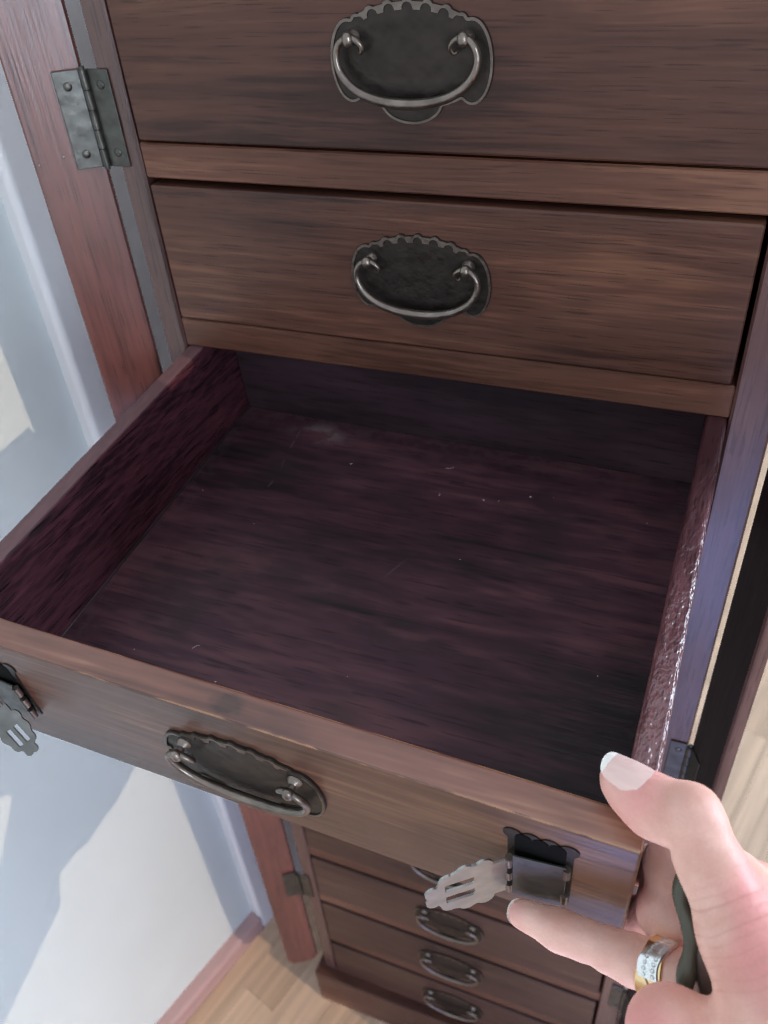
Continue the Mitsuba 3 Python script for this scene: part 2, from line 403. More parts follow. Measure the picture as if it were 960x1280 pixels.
def hinge(parent, x, z, wl_, wr, right=False):
    y = -0.0004
    H = 0.0275
    a = cbox(x - wl_, x - 0.001, y - 0.0013, y, z - H, z + H, 0.0004) if not right else cbox(x - 0.0003, x + 0.001, -0.019, -0.0015, z - H, z + H, 0.0004)
    b = cbox(x + 0.001, x + wr, y - 0.0013, y, z - H, z + H, 0.0004) if not right else cbox(x - wl_, x - 0.0018, y - 0.0013, y, z - H, z + H, 0.0004)
    if not right:
        R_ = trimesh.transformations.rotation_matrix(AL, [0, 0, 1], [x - 0.0012, y, z])
        a.apply_transform(R_)
    else:
        a.apply_transform(trimesh.transformations.rotation_matrix(math.radians(26), [0, 0, 1], [x, -0.001, z]))
    kn = []
    for i in range(5):
        c = trimesh.creation.cylinder(0.0027, 2 * H / 5 - 0.0006, sections=16)
        c.apply_translation([x, y - 0.0022, z - H + 2 * H / 5 * (i + 0.5)])
        kn.append(c)
    pin = trimesh.creation.cylinder(0.0017, 2 * H + 0.003, sections=12).apply_translation([x, y - 0.0022, z])
    kh = obj('hinge', trimesh.util.concatenate(kn + [pin]), 'hinge_metal', parent)
    obj('leaf', a, 'hinge_metal', kh)
    obj('leaf', b, 'hinge_metal', kh)
    for sz in (-0.019, 0.019):
        for sx in ((x - wl_ * 0.55,) if right else (x - wl_ * 0.62, x + wr * 0.6)):
            s = trimesh.creation.icosphere(2, 0.0026)
            s.apply_scale([1, 0.35, 1])
            s.apply_translation([sx, y - 0.0014, z + sz])
            if not right and sx < x:
                s.apply_transform(R_)
            obj('screw', s, 'hinge_metal', kh)


for z in (0.128, -0.345, -0.80):
    hinge(chest, -0.0252, z, 0.0195, 0.0165)
    hinge(chest, 0.3858, z, 0.0150, 0.0, True)

# ------------------------------------------------------------------ drawer pull: scalloped plate, bail, two posts
main = sa.scale(sg.Point(0, 0).buffer(1, 48), 0.0425, 0.0245)
main = sa.translate(main, 0, 0.0035)
lobe = sa.translate(sa.scale(sg.Point(0, 0).buffer(1, 32), 0.0172, 0.0112), 0, -0.0168)
scal = [sg.Point(0.0425 * math.sin(a) * 0.93, 0.0035 + 0.0245 * math.cos(a) * 0.93).buffer(0.0031, 12) for a in np.radians([-44, -30, -15, 0, 15, 30, 44])]
lob2 = [sa.scale(sg.Point(s * 0.0325, 0.0015).buffer(1, 32), 0.0108, 0.0195) for s in (-1, 1)]
outline = unary_union([main, lobe] + scal + lob2).buffer(0.0006).buffer(-0.0012).buffer(0.0006)
inner = unary_union([outline.buffer(-0.0034)] + [sg.Point(0.0368 * math.sin(a), 0.0032 + 0.0216 * math.cos(a)).buffer(0.0031, 12) for a in np.radians([-44, -30, -15, 0, 15, 30, 44])] +
                    [outline.intersection(sg.box(-0.06, -0.06, 0.06, 0.004)).buffer(-0.0011), outline.intersection(sg.Polygon([(-0.06, 0.004), (-0.023, 0.004), (-0.023, 0.05), (-0.06, 0.05)])).buffer(-0.0013), outline.intersection(sg.box(0.023, 0.0, 0.06, 0.05)).buffer(-0.0013)])
rim = outline.difference(inner).buffer(0.0003)
plate = prism(outline, 0.0011)
rimm = prism(outline.buffer(-0.0002).intersection(rim), 0.0019)
PLATE = mikit.ply(upright(plate), 'plate_metal', smooth=False)
RIM = mikit.ply(upright(rimm), 'rim_metal', smooth=False)


def bail_mesh(swing=0.0):
    half = np.array([[-0.0262, 0.0075, 0.0042, 0.0008], [-0.0245, 0.0062, 0.0055, 0.0011], [-0.0232, 0.0085, 0.0066, 0.0013], [-0.0255, 0.0118, 0.0072, 0.00165], [-0.0300, 0.0133, 0.0075, 0.0017], [-0.0350, 0.0105, 0.0080, 0.0018],
                     [-0.0372, 0.0042, 0.0078, 0.0019], [-0.0345, -0.0040, 0.0078, 0.0021], [-0.0265, -0.0110, 0.0080, 0.0023], [-0.0140, -0.0153, 0.0080, 0.0026], [0.0, -0.0166, 0.0080, 0.0028]])
    other = half[::-1][1:].copy()
    other[:, 0] *= -1
    q = spline(np.vstack([half, other]), 110)
    p = np.c_[q[:, 0], q[:, 1], q[:, 2]]
    # swing about the posts' axis (z = 0.0128, out = 0.0072)
    c, s = math.cos(swing), math.sin(swing)
    z, o = p[:, 1] - 0.0128, p[:, 2] - 0.0072
    p = np.c_[p[:, 0], -(0.0072 + o * c - z * s), 0.0128 + z * c + o * s]
    return tube(p, q[:, 3], 12)


def post_mesh():
    foot = m3.Manifold.batch_hull([m3.Manifold.cylinder(0.0012, 0.0040, 0.0036, 20), m3.Manifold.cylinder(0.003, 0.0024, 0.0022, 20)])
    neck = m3.Manifold.cylinder(0.0062, 0.0021, 0.0019, 16)
    head = m3.Manifold.sphere(0.0031, 20).scale([1.0, 1.25, 0.85]).translate([0, 0, 0.0072])
    t = man(foot + neck + head)
    v = t.vertices
    return trimesh.Trimesh(np.c_[v[:, 0], -0.0008 - v[:, 2], v[:, 1]], t.faces, process=False)


POST = mikit.ply(post_mesh(), 'bail_metal', smooth=40)
BAIL = mikit.ply(bail_mesh(0.02), 'bail_metal', smooth=True)
BAIL_OPEN = mikit.ply(bail_mesh(-0.10), 'bail_metal', smooth=True)


def handle(parent, x, y, z, M, open_=False):
    H = M @ np.array(T().translate([x, y, z]).matrix, float).reshape(4, 4)
    k = obj('handle', PLATE, 'plate_metal', parent, H)
    obj('rim', RIM, 'rim_metal', k, H)
    obj('bail', BAIL_OPEN if open_ else BAIL, 'bail_metal', k, H)
    for s in (-1, 1):
        obj('post', POST, 'bail_metal', k, H @ np.array(T().translate([s * 0.0300, 0, 0.0125]).matrix, float).reshape(4, 4))
    return k


FH = 0.0916


def drawer(label, k, M=np.eye(4), open_=False, group=None):
    key = thing('drawer', label, 'drawer', group)
    z0 = -PITCH * k
    if not open_:
        fm = rbox(0.0018, XR - 0.0020, -0.0012, 0.016, z0 + 0.0006, z0 + FH - 0.0012, 0.0016, 12)
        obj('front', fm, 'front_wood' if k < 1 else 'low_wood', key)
        obj('side', trimesh.creation.box(bounds=[[0.003, 0.0161, z0 + 0.003], [0.0145, 0.32, z0 + FH - 0.006]]), 'side_wood', key, smooth=False)
        obj('side', trimesh.creation.box(bounds=[[XR - 0.0145, 0.0161, z0 + 0.003], [XR - 0.003, 0.32, z0 + FH - 0.006]]), 'side_wood', key, smooth=False)
        handle(key, 0.1785, -0.0012, z0 + (0.0435 if k != 6 else 0.0560), M)
    return key


drawer('brown drawer at the top of the picture, above the other closed drawer', -1)
drawer('closed brown drawer directly above the pulled-out drawer', 0)

# the pulled-out drawer, in its own frame
od = drawer('drawer pulled far out, empty, dark purplish inside, held at its corner by a hand', 1, DM, True)
DT, DBZ, DD, TF = -0.0234, -0.1110, -0.2619, 0.0158
YB = 0.0322


def worn(mesh, amp=0.0004, scale=60.0, length=0.004):
    m = tomani(mesh).refine_to_length(length)
    t = man(m)
    import meshkit
    n = t.vertex_normals
    d = meshkit.fbm(np.asarray(t.vertices) * scale, octaves=3)
    d = d - d.mean()
    return trimesh.Trimesh(t.vertices + n * (d * amp * 2)[:, None], t.faces, process=False)


front = rbox(-0.0006, 0.3599, DD, DD + TF, DBZ, DT, 0.0018, 12)
fk = obj('front', front, 'front_wood', od, DM)
scene[fk]['bsdf'] = {'type': 'ref', 'id': 'drawer_front'}
obj('side', worn(rbox(-0.0004, 0.0120, DD + TF + 0.0002, YB + 0.012, DBZ + 0.002, DT + 0.0004, 0.0016, 10), 0.0003), 'side_wood', od, DM, smooth=40)
rs = worn(rbox(0.3488, 0.3606, DD + TF + 0.0002, YB + 0.012, DBZ + 0.002, DT + 0.0004, 0.0028, 12), 0.0004, 90, 0.003)
obj('side', rs, 'gloss_wood', od, DM, smooth=40)
obj('back', rbox(0.0122, 0.3486, YB, YB + 0.011, DBZ + 0.003, DT - 0.004, 0.0012), 'side_dark', od, DM)
obj('bottom', worn(rbox(0.0122, 0.3486, DD + TF + 0.0002, YB - 0.0002, -0.1035, -0.0986, 0.0005), 0.00025, 25, 0.012), 'bottom_wood', od, DM, smooth=40)
# thin rounded strip in the corner of floor and left side
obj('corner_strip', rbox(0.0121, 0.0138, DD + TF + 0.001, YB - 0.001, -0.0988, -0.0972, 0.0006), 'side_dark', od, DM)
handle(od, 0.1795, DD - 0.0001, -0.0705, DM, True)
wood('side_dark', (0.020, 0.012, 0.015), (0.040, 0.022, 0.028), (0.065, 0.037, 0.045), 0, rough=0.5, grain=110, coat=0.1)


def front_two(p, n, uv):
    """The bare, rubbed top edge of the pulled-out drawer's front is lighter than its polished face: wear that follows the edge."""
    z = p.z - Z0 - (p.y + 0.2619) * 0.0885
    g = 0.5 * fbm(p.x * 9 + 3, p.y * 300, p.z * 300, 3) + 0.3 * fbm(p.x * 36 + 5, p.y * 510, p.z * 510, 2) + 0.2 * fbm(p.x * 5 + 8, p.y * 90, p.z * 90, 2)
    b = fbm(p.x * 8 + 11, p.y * 15, p.z * 19, 5)
    t = dr.clip(0.5 + (g - 0.5) * 1.2 + (b - 0.5) * 2.0, 0, 1)
    face = mix(mix((0.027, 0.0115, 0.0080), (0.068, 0.0290, 0.0190), smoothstep(0.0, 0.55, t)), (0.140, 0.066, 0.039), smoothstep(0.5, 1.0, t))
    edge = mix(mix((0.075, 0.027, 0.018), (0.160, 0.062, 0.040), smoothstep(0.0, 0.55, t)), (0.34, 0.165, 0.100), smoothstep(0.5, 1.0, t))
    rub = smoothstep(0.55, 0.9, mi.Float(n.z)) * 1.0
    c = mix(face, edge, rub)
    chip = smoothstep(0.50, 0.64, fbm(p.x * 60, p.y * 200, p.z * 200, 3) + 0.12 * smoothstep(0.15, 0.35, mi.Float(p.x))) * smoothstep(0.10, 0.4, mi.Float(n.z)) * smoothstep(0.985, 0.8, mi.Float(n.z))
    c = mix(c, (0.30, 0.150, 0.078), 0.85 * chip)
    stain = smoothstep(0.010, 0.004, dr.sqrt(dr.square(p.x - 0.181 + 0.008) + dr.square((p.y + 0.2535) * 1.3)) + 0.004 * (noise(p.x * 300, p.y * 300) - 0.5)) * rub
    return c * (1 - 0.5 * stain)


scene['drawer_front'] = {'type': 'twosided', 'b': {'type': 'bumpmap', 'scale': 0.00018, 't': mikit.proc(lambda p, n, uv: 0.6 * noise(p.x * 45, p.y * 900, p.z * 900) + fbm(p.x * 14, p.y * 160, p.z * 160, 3) + 0.8 * fbm(p.x * 30, p.y * 40, p.z * 40, 2), 2e-4),
                         'b': {'type': 'principled', 'base_color': mikit.proc(front_two), 'roughness': 0.29, 'specular': 0.5, 'clearcoat': 0.9, 'clearcoat_gloss': 0.6}}}

# crumbs, fluff and scratches on the drawer's floor
bits = []
for i in range(20):
    x, y = 0.02 + 0.32 * rng.random(), -0.235 + 0.26 * rng.random()
    r = 0.0002 + 0.0003 * rng.random() ** 2
    if rng.random() < 0.05:
        a = rng.random() * 6.28
        L = 0.002 + 0.004 * rng.random()
        b = tube(spline([[x, y, -0.0984], [x + L * math.cos(a), y + L * math.sin(a), -0.0983], [x + 1.8 * L * math.cos(a + 0.25), y + 1.8 * L * math.sin(a + 0.25), -0.0984]], 9), 0.00011, 5)
    else:
        b = trimesh.creation.icosphere(1, r)
        b.apply_scale([1.6, 1, 0.7])
        b.apply_translation([x, y, -0.0984])
    bits.append(b)
c = trimesh.creation.icosphere(2, 0.0009)
c.apply_scale([1.8, 1.0, 0.8])
bits.append(c.apply_translation([0.0255, -0.2238, -0.0980]))
k = obj('dust_specks', trimesh.util.concatenate(bits), 'dust', None, DM)
labels[k] = {'label': 'pale crumbs and fluff lying on the dark drawer floor', 'category': 'dust', 'kind': 'stuff'}

# hasps on the drawer front: backing with a dark slot, a hinged plate, a pierced scalloped leaf
def leaf_poly():
    p = unary_union([sa.scale(sg.Point(0.016, 0).buffer(1, 32), 0.0165, 0.0135), sg.box(0, -0.0105, 0.010, 0.0105)] +
                    [sg.Point(x, s * y).buffer(0.0042, 12) for s in (-1, 1) for x, y in ((0.010, 0.0105), (0.018, 0.0105), (0.0255, 0.0078))] + [sg.Point(0.0325, s * 0.003).buffer(0.0034, 12) for s in (-1, 1)])
    for s in (-1, 1):
        p = p.difference(sa.rotate(sg.box(0.0150, s * 0.0040 - 0.0016, 0.0265, s * 0.0040 + 0.0016).buffer(0.0006), 0))
    return p


def hasp(x_in, x_out, plate_dir, leaf_dir, z, h, leaf_wide=1.4, droop=0.0):
    """plate hinged at x_out on the front; leaf hinged at the plate's free end. directions in the (x, y) plane of the drawer."""
    s = 1 if x_out > x_in else -1
    back = unary_union([sg.box(min(x_in, x_out) - 0.002, z - h, max(x_in, x_out) + 0.002, z + h + 0.0105)] + [sg.Point(x_in + (x_out - x_in) * t, z + h + 0.0105).buffer(0.0040, 12) for t in (0.0, 0.33, 0.66, 1.0)])
    k = obj('hasp', upright(prism(back, 0.0007), DD), 'plate_metal', od, DM, smooth=False)
    slot = unary_union([sg.box(min(x_in, x_out) + 0.001, z - h + 0.002, max(x_in, x_out) - 0.001, z + h + 0.0095)] + [sg.Point(x_in + (x_out - x_in) * t, z + h + 0.0095).buffer(0.0034, 12) for t in (0.2, 0.5, 0.8)])
    obj('slot', upright(prism(slot, 0.0003), DD - 0.0007), 'dark_recess', k, DM, smooth=False)
    lugs = trimesh.util.concatenate([trimesh.creation.cylinder(0.0017, 0.0075, sections=14).apply_translation([x_out, DD - 0.0022, z + q]) for q in (-h * 0.62, h * 0.72)])
    obj('lug', lugs, 'bail_metal', k, DM)
    a0 = np.array([x_out, DD - 0.0022])
    d0 = np.array(plate_dir, float) / np.linalg.norm(plate_dir)
    L0 = abs(x_out - x_in) - 0.001
    pl = cbox(0, L0, -h, h * 0.98, -0.0006, 0.0006, 0.0003)

    def place(mesh, a, d):
        v = np.asarray(mesh.vertices)
        n = np.array([d[1], -d[0]])
        q = np.c_[a[0] + v[:, 0] * d[0] + v[:, 2] * n[0], a[1] + v[:, 0] * d[1] + v[:, 2] * n[1], z + v[:, 1]]
        t = trimesh.Trimesh(q, mesh.faces, process=False)
        t.fix_normals()
        return t
    obj('plate', place(pl, a0, d0), 'hinge_metal', k, DM)
    a1 = a0 + d0 * (L0 + 0.0014)
    obj('knuckle', trimesh.util.concatenate([trimesh.creation.cylinder(0.0018, 0.0068, sections=14).apply_translation([a1[0], a1[1], z + q]) for q in (-h * 0.66, 0.0, h * 0.66)]), 'bail_metal', k, DM)
    d1 = np.array(leaf_dir, float) / np.linalg.norm(leaf_dir)
    if not leaf_wide:
        return k
    lf = prism(sa.scale(leaf_poly(), 1.0, leaf_wide, origin=(0, 0)), 0.0010)
    lf.apply_translation([0, 0, -0.0005])
    lm = place(lf, a1 + d1 * 0.001, d1)
    if droop:
        lm.apply_transform(trimesh.transformations.rotation_matrix(droop, [0, 1, 0], [a1[0], a1[1], z]))
    obj('leaf', lm, 'leaf_metal', k, DM, smooth=False)
    return k


hasp(0.3110, 0.3340, (-1, -0.10), (-0.78, -0.60), -0.069, 0.0185)
hk = hasp(0.0480, 0.0250, (1, -0.06), (-0.9, -0.35), -0.068, 0.0150, leaf_wide=0.0)
d1 = np.array([0.66, -0.20, -0.72])
d1 /= np.linalg.norm(d1)
nl = np.array([0.42, -0.72, 0.55])
nl -= d1 * (d1 @ nl)
nl /= np.linalg.norm(nl)
d2 = np.cross(nl, d1)
Lm = np.eye(4)
Lm[:3, 0], Lm[:3, 1], Lm[:3, 2], Lm[:3, 3] = d1, d2, np.cross(d1, d2), (0.0330, DD - 0.0110, -0.0720)
lf = prism(sa.scale(leaf_poly(), 0.85, 0.60, origin=(0, 0)), 0.0010)
obj('leaf', lf.apply_transform(Lm), 'tarnished_metal', hk, DM, smooth=False)

low = ['closed drawer just under the pulled-out one', 'second closed drawer under the pulled-out one', 'third closed drawer under the pulled-out one', 'fourth closed drawer under the pulled-out one',
       'closed drawer whose lower edge shows just under the pulled-out one', 'uppermost of the three lower drawers whose pulls show near the floor', 'middle one of the three lower drawers whose pulls show near the floor', 'lowest drawer of the chest, directly above the plinth']
for i, l in enumerate(low):
    drawer('brown ' + l if not l.startswith('closed') else l, 2 + i, group='closed drawers in the lower part of the chest')

# ------------------------------------------------------------------ hand
# joints (x, y, z, radius) in the drawer's frame
J = {
    'thumb': [(0.3465, -0.2404, -0.0136, 0.0074), (0.3595, -0.2458, -0.0135, 0.0102), (0.3716, -0.2497, -0.0105, 0.0109), (0.3831, -0.2622, -0.0156, 0.0111), (0.3968, -0.2777, -0.0251, 0.0148), (0.4144, -0.2989, -0.0361, 0.0200), (0.4346, -0.3235, -0.0224, 0.0260)],
    'index': [(0.4069, -0.2463, -0.0648, 0.0125), (0.3742, -0.2414, -0.0666, 0.0122), (0.3735, -0.2300, -0.0960, 0.0110), (0.352, -0.221, -0.1245, 0.008)],
    'middle': [(0.4111, -0.2607, -0.0730, 0.0125), (0.3752, -0.2555, -0.0790, 0.0122), (0.3740, -0.2500, -0.1030, 0.0110), (0.352, -0.247, -0.1265, 0.0082)],
    'ring': [(0.4103, -0.2846, -0.0658, 0.0125), (0.3881, -0.2815, -0.0738, 0.0112), (0.3680, -0.2778, -0.0823, 0.0099), (0.3352, -0.2756, -0.0850, 0.0082), (0.3192, -0.2749, -0.0845, 0.0062)],
    'little': [(0.4135, -0.3028, -0.0611, 0.0125), (0.3801, -0.3088, -0.0474, 0.0143), (0.3917, -0.3162, -0.0454, 0.0120), (0.4027, -0.3149, -0.0380, 0.0098)],
    'palm': [(0.4191, -0.2621, -0.0695, 0.0200), (0.4252, -0.2840, -0.0609, 0.0220), (0.4307, -0.3041, -0.0387, 0.0260), (0.4346, -0.3235, -0.0224, 0.0260)],
    'arm': [(0.4346, -0.3235, -0.0224, 0.0255), (0.4660, -0.3660, -0.0080, 0.0270), (0.560, -0.470, 0.020, 0.0340)],
}


def surface_nets(F, lo, h):
    """mesh of the zero level of a sampled field"""
    s = F < 0
    n = np.array(F.shape)
    corners = [(i, j, k) for i in (0, 1) for j in (0, 1) for k in (0, 1)]
    sl = lambda c: tuple(slice(a, m - 1 + a) for a, m in zip(c, n))
    cnt = sum(s[sl(c)].astype(np.int8) for c in corners)
    act = (cnt > 0) & (cnt < 8)
    idx = np.full(act.shape, -1)
    idx[act] = np.arange(act.sum())
    base = np.argwhere(act)
    acc, num = np.zeros((len(base), 3)), np.zeros(len(base))
    for a in corners:
        for ax in range(3):
            if a[ax]:
                continue
            b = list(a)
            b[ax] = 1
            fa, fb = F[tuple((base + a).T)], F[tuple((base + b).T)]
            m = (fa < 0) != (fb < 0)
            t = np.where(m, fa / np.where(m, fa - fb, 1), 0)
            p = np.array(a, float) + 0 * base
            p[:, ax] += t
            acc[m] += p[m]
            num[m] += 1
    v = lo + h * (base + acc / num[:, None])
    faces = []
    for ax in range(3):
        o = [i for i in range(3) if i != ax]
        c0 = [slice(1, m - 1) for m in n]
        c0[ax] = slice(0, n[ax] - 1)
        c1 = list(c0)
        c1[ax] = slice(1, n[ax])
        cr = s[tuple(c0)] != s[tuple(c1)]
        e = np.argwhere(cr) + [0 if i == ax else 1 for i in range(3)]
        q = []
        for d0, d1 in ((0, 0), (1, 0), (1, 1), (0, 1)):
            w = e.copy()
            w[:, o[0]] -= d0
            w[:, o[1]] -= d1
            q.append(idx[tuple(w.T)])
        q = np.stack(q, 1)
        flip = s[tuple(e.T)] == (ax == 1)
        q[flip] = q[flip][:, ::-1]
        faces += [q[:, [0, 1, 2]], q[:, [0, 2, 3]]]
    t = trimesh.Trimesh(v, np.vstack(faces), process=False)
    t.fix_normals()
    return t


def build_hand():
    lo, hi, h = np.array([0.300, -0.500, -0.142], np.float32), np.array([0.590, -0.205, 0.060], np.float32), 0.00145
    n = np.ceil((hi - lo) / h).astype(int)
    F = np.full(n, 0.05, np.float32)

    def cone(D, a, b, k):
        """smoothly joins one tapered bone to the field D, near the bone only"""
        a, b = np.array(a, np.float32), np.array(b, np.float32)
        r = max(a[3], b[3]) + 0.022
        i0 = np.maximum(0, ((np.minimum(a[:3], b[:3]) - r - lo) / h).astype(int))
        i1 = np.minimum(n, ((np.maximum(a[:3], b[:3]) + r - lo) / h).astype(int) + 1)
        g = np.meshgrid(*[lo[i] + h * np.arange(i0[i], i1[i], dtype=np.float32) for i in range(3)], indexing='ij')
        d = b[:3] - a[:3]
        L2 = float(d @ d)
        t = np.clip(sum((g[i] - a[i]) * d[i] for i in range(3)) / L2, 0, 1)
        dist = np.sqrt(sum((g[i] - a[i] - t * d[i]) ** 2 for i in range(3))) - (a[3] + t * (b[3] - a[3]))
        s = tuple(slice(p, q) for p, q in zip(i0, i1))
        e = D[s]
        m = np.clip(0.5 + 0.5 * (e - dist) / k, 0, 1)
        D[s] = e + (dist - e) * m - k * m * (1 - m)

    def chain(name, k=0.004, upto=None):
        D = np.full(n, 0.05, np.float32)
        js = J[name]
        for a, b in zip(js[:-1], js[1:]):
            cone(D, a, b, k)
        return D

    def join(A, B, k):
        m = np.clip(0.5 + 0.5 * (A - B) / k, 0, 1)
        return A + (B - A) * m - k * m * (1 - m)

    fingers = None
    for f in ('index', 'middle', 'ring', 'little'):
        D = chain(f, 0.0035)
        fingers = D if fingers is None else join(fingers, D, 0.0016)
    cone(fingers, (0.3742, -0.2440, -0.0700, 0.0105), (0.3745, -0.2530, -0.0760, 0.0105), 0.0015)
    cone(fingers, (0.3735, -0.2360, -0.0900, 0.0110), (0.3735, -0.2500, -0.0950, 0.0112), 0.004)
    P = chain('palm', 0.012)
    A = chain('arm', 0.012)
    P = join(P, A, 0.012)
    th = chain('thumb', 0.005)
    # fleshy pad of the thumb and its knuckle
    cone(th, (0.3515, -0.2435, -0.0165, 0.0080), (0.3610, -0.2482, -0.0165, 0.0090), 0.006)
    cone(th, (0.3735, -0.2485, -0.0070, 0.0095), (0.3760, -0.2520, -0.0080, 0.0095), 0.005)
    hand = join(join(fingers, P, 0.009), th, 0.008)
    # web between thumb and index finger
    cone(hand, (0.4080, -0.2700, -0.0420, 0.0105), (0.4130, -0.2560, -0.0600, 0.0110), 0.012)
    cone(hand, (0.4050, -0.2470, -0.0520, 0.0095), (0.3990, -0.2600, -0.0330, 0.0095), 0.010)
    cone(hand, (0.3900, -0.2400, -0.0580, 0.0095), (0.3920, -0.2520, -0.0330, 0.0080), 0.008)

    def crease(c, d, w, depth, reach):
        """a fold: a shallow groove across the limb at c, perpendicular to d"""
        c, d = np.array(c, np.float32), np.array(d, np.float32)
        d /= np.linalg.norm(d)
        i0 = np.maximum(0, ((c - reach - lo) / h).astype(int))
        i1 = np.minimum(n, ((c + reach - lo) / h).astype(int) + 1)
        g = np.meshgrid(*[lo[i] + h * np.arange(i0[i], i1[i], dtype=np.float32) for i in range(3)], indexing='ij')
        s = sum((g[i] - c[i]) * d[i] for i in range(3))
        r2 = sum((g[i] - c[i]) ** 2 for i in range(3))
        wob = 0.0008 * np.sin(g[0] * 700 + g[2] * 400)
        hand[tuple(slice(p, q) for p, q in zip(i0, i1))] += depth * np.exp(-((s + wob) / w) ** 2) * np.clip(1 - r2 / reach ** 2, 0, 1)
    crease((0.3720, -0.2530, -0.0160), (1, -0.5, -0.1), 0.0015, 0.0026, 0.013)
    crease((0.3680, -0.2778, -0.0800), (1, 0, 0.2), 0.0018, 0.0016, 0.016)
    crease((0.3500, -0.2768, -0.0835), (1, 0, 0), 0.0016, 0.0013, 0.014)
    m = surface_nets(hand, lo.astype(float), h)
    m.merge_vertices()
    parts = m.split(only_watertight=False)
    m = max(parts, key=lambda q: len(q.faces))
    trimesh.smoothing.filter_taubin(m, 0.5, 0.53, iterations=7)
    return m


def nail(root, tip, rr, rt, N, length, wide=58, lift=0.0003, v0=0.0, v1=1.0, seg=20):
    """part (v0..v1 along) of a curved nail plate that starts at root and runs past tip"""
    root, tip, N = (np.array(q, float) for q in (root, tip, N))
    a = tip - root
    a /= np.linalg.norm(a)
    N = N - a * (N @ a)
    N /= np.linalg.norm(N)
    B = np.cross(a, N)
    top = []
    for v in np.linspace(v0, v1, 24):
        r = rr + (rt - rr) * v
        w = math.radians(wide) * (min(1, math.sqrt(max(0.0, 1 - ((v - 0.66) / 0.342) ** 2.6))) if v > 0.66 else min(1, 0.03 + 2.4 * v) ** 0.6)
        for u in np.linspace(-1, 1, seg):
            ph = u * w
            bow = 0.0007 * math.sin(math.pi * min(1, v))
            top.append(root + a * (length * (v - (0.06 * u * u if v < 0.2 else 0))) + N * ((r + lift) * math.cos(ph) + bow - 0.0005 * v) + B * ((r + lift) * math.sin(ph)))
    top = np.array(top)
    bot = top - N * 0.0006
    k = len(top)
    f = []
    for i in range(23):
        for j in range(seg - 1):
            q = [i * seg + j, i * seg + j + 1, (i + 1) * seg + j + 1, (i + 1) * seg + j]
            f += [[q[0], q[1], q[2]], [q[0], q[2], q[3]], [k + q[0], k + q[2], k + q[1]], [k + q[0], k + q[3], k + q[2]]]
    edge = [j for j in range(seg)] + [i * seg + seg - 1 for i in range(1, 24)] + [23 * seg + j for j in range(seg - 2, -1, -1)] + [i * seg for i in range(22, 0, -1)]
    for p, q in zip(edge, edge[1:] + edge[:1]):
        f += [[p, k + p, q], [q, k + p, k + q]]
    t = trimesh.Trimesh(np.vstack([top, bot]), np.array(f), process=False)
    t.fix_normals()
    return t


def skin(p, n, uv):
    f = fbm(p.x * 70, p.y * 70, p.z * 70, 3)
    g = noise(p.x * 1400, p.y * 1400, p.z * 1400)
    c = mix((0.66, 0.355, 0.280), (0.76, 0.470, 0.385), smoothstep(0.25, 0.75, f))
    red = smoothstep(0.42, 0.72, fbm(p.x * 33 + 5, p.y * 33, p.z * 33, 2))
    c = mix(c, (0.70, 0.275, 0.255), 0.8 * red)
    c = mix(c, (0.55, 0.24, 0.19), 0.45 * folds(p))
    return c * (0.95 + 0.08 * g)


def to_world(q):
    w = DM @ np.r_[q, 1.0]
    return w[:3] + [0, 0, Z0]


FOLDS = []                       # where the skin folds: centre, direction of the limb, reach, folds per metre
for a, b, reach, freq in (((0.3968, -0.2777, -0.0251), (0.0137, -0.0155, -0.0095), 0.034, 300.0), ((0.3716, -0.2497, -0.0100), (0.0118, -0.0085, -0.001), 0.013, 480.0),
                          ((0.3640, -0.2776, -0.0825), (1.0, 0.0, 0.1), 0.009, 520.0), ((0.3470, -0.2765, -0.0838), (1.0, 0.0, 0.1), 0.008, 560.0)):
    c_w = to_world(np.array(a))
    d_w = DM[:3, :3] @ np.array(b)
    FOLDS.append((c_w, d_w / np.linalg.norm(d_w), reach, freq))


def folds(p):
    h = mi.Float(0)
    for c, d, reach, freq in FOLDS:
        x, y, z = p.x - float(c[0]), p.y - float(c[1]), p.z - float(c[2])
        s = x * float(d[0]) + y * float(d[1]) + z * float(d[2])
        m = smoothstep(reach, reach * 0.35, dr.sqrt(x * x + y * y + z * z))
        w = fbm(p.x * 90, p.y * 90, p.z * 90, 2)
        q = s * freq + 1.1 * (w - 0.5) + 0.35 * noise(s * freq * 0.9, 0.0, 3.0)
        k = dr.abs(q - dr.floor(q) - 0.5) * 2
        some = smoothstep(0.30, 0.62, noise(p.x * 130 + 3, p.y * 130, p.z * 130)) * (0.35 + 0.65 * cell_rand(dr.floor(q), 5, 1))
        h = dr.maximum(h, m * some * smoothstep(0.42, 0.0, k))
    return h


def skin_bump(p, n, uv):
    return -2.6 * folds(p) + 0.5 * voronoi(p.x * 900 + p.z * 300, p.y * 900 + p.z * 500)[0] + 0.5 * fbm(p.x * 300, p.y * 300, p.z * 300, 2)


scene['skin'] = {'type': 'twosided', 'b': {'type': 'bumpmap', 'scale': 0.00016, 't': mikit.proc(skin_bump, 2e-4),
                 'b': {'type': 'principled', 'base_color': mikit.proc(skin), 'roughness': 0.44, 'specular': 0.45, 'sheen': 0.25, 'flatness': 0.5}}}
scene['nail_plate'] = {'type': 'twosided', 'b': {'type': 'principled', 'base_color': rgb(0.70, 0.49, 0.44), 'roughness': 0.22, 'specular': 0.5, 'clearcoat': 1.0}}
scene['nail_edge'] = {'type': 'twosided', 'b': {'type': 'principled', 'base_color': rgb(0.82, 0.79, 0.74), 'roughness': 0.3, 'specular': 0.5, 'clearcoat': 0.4}}

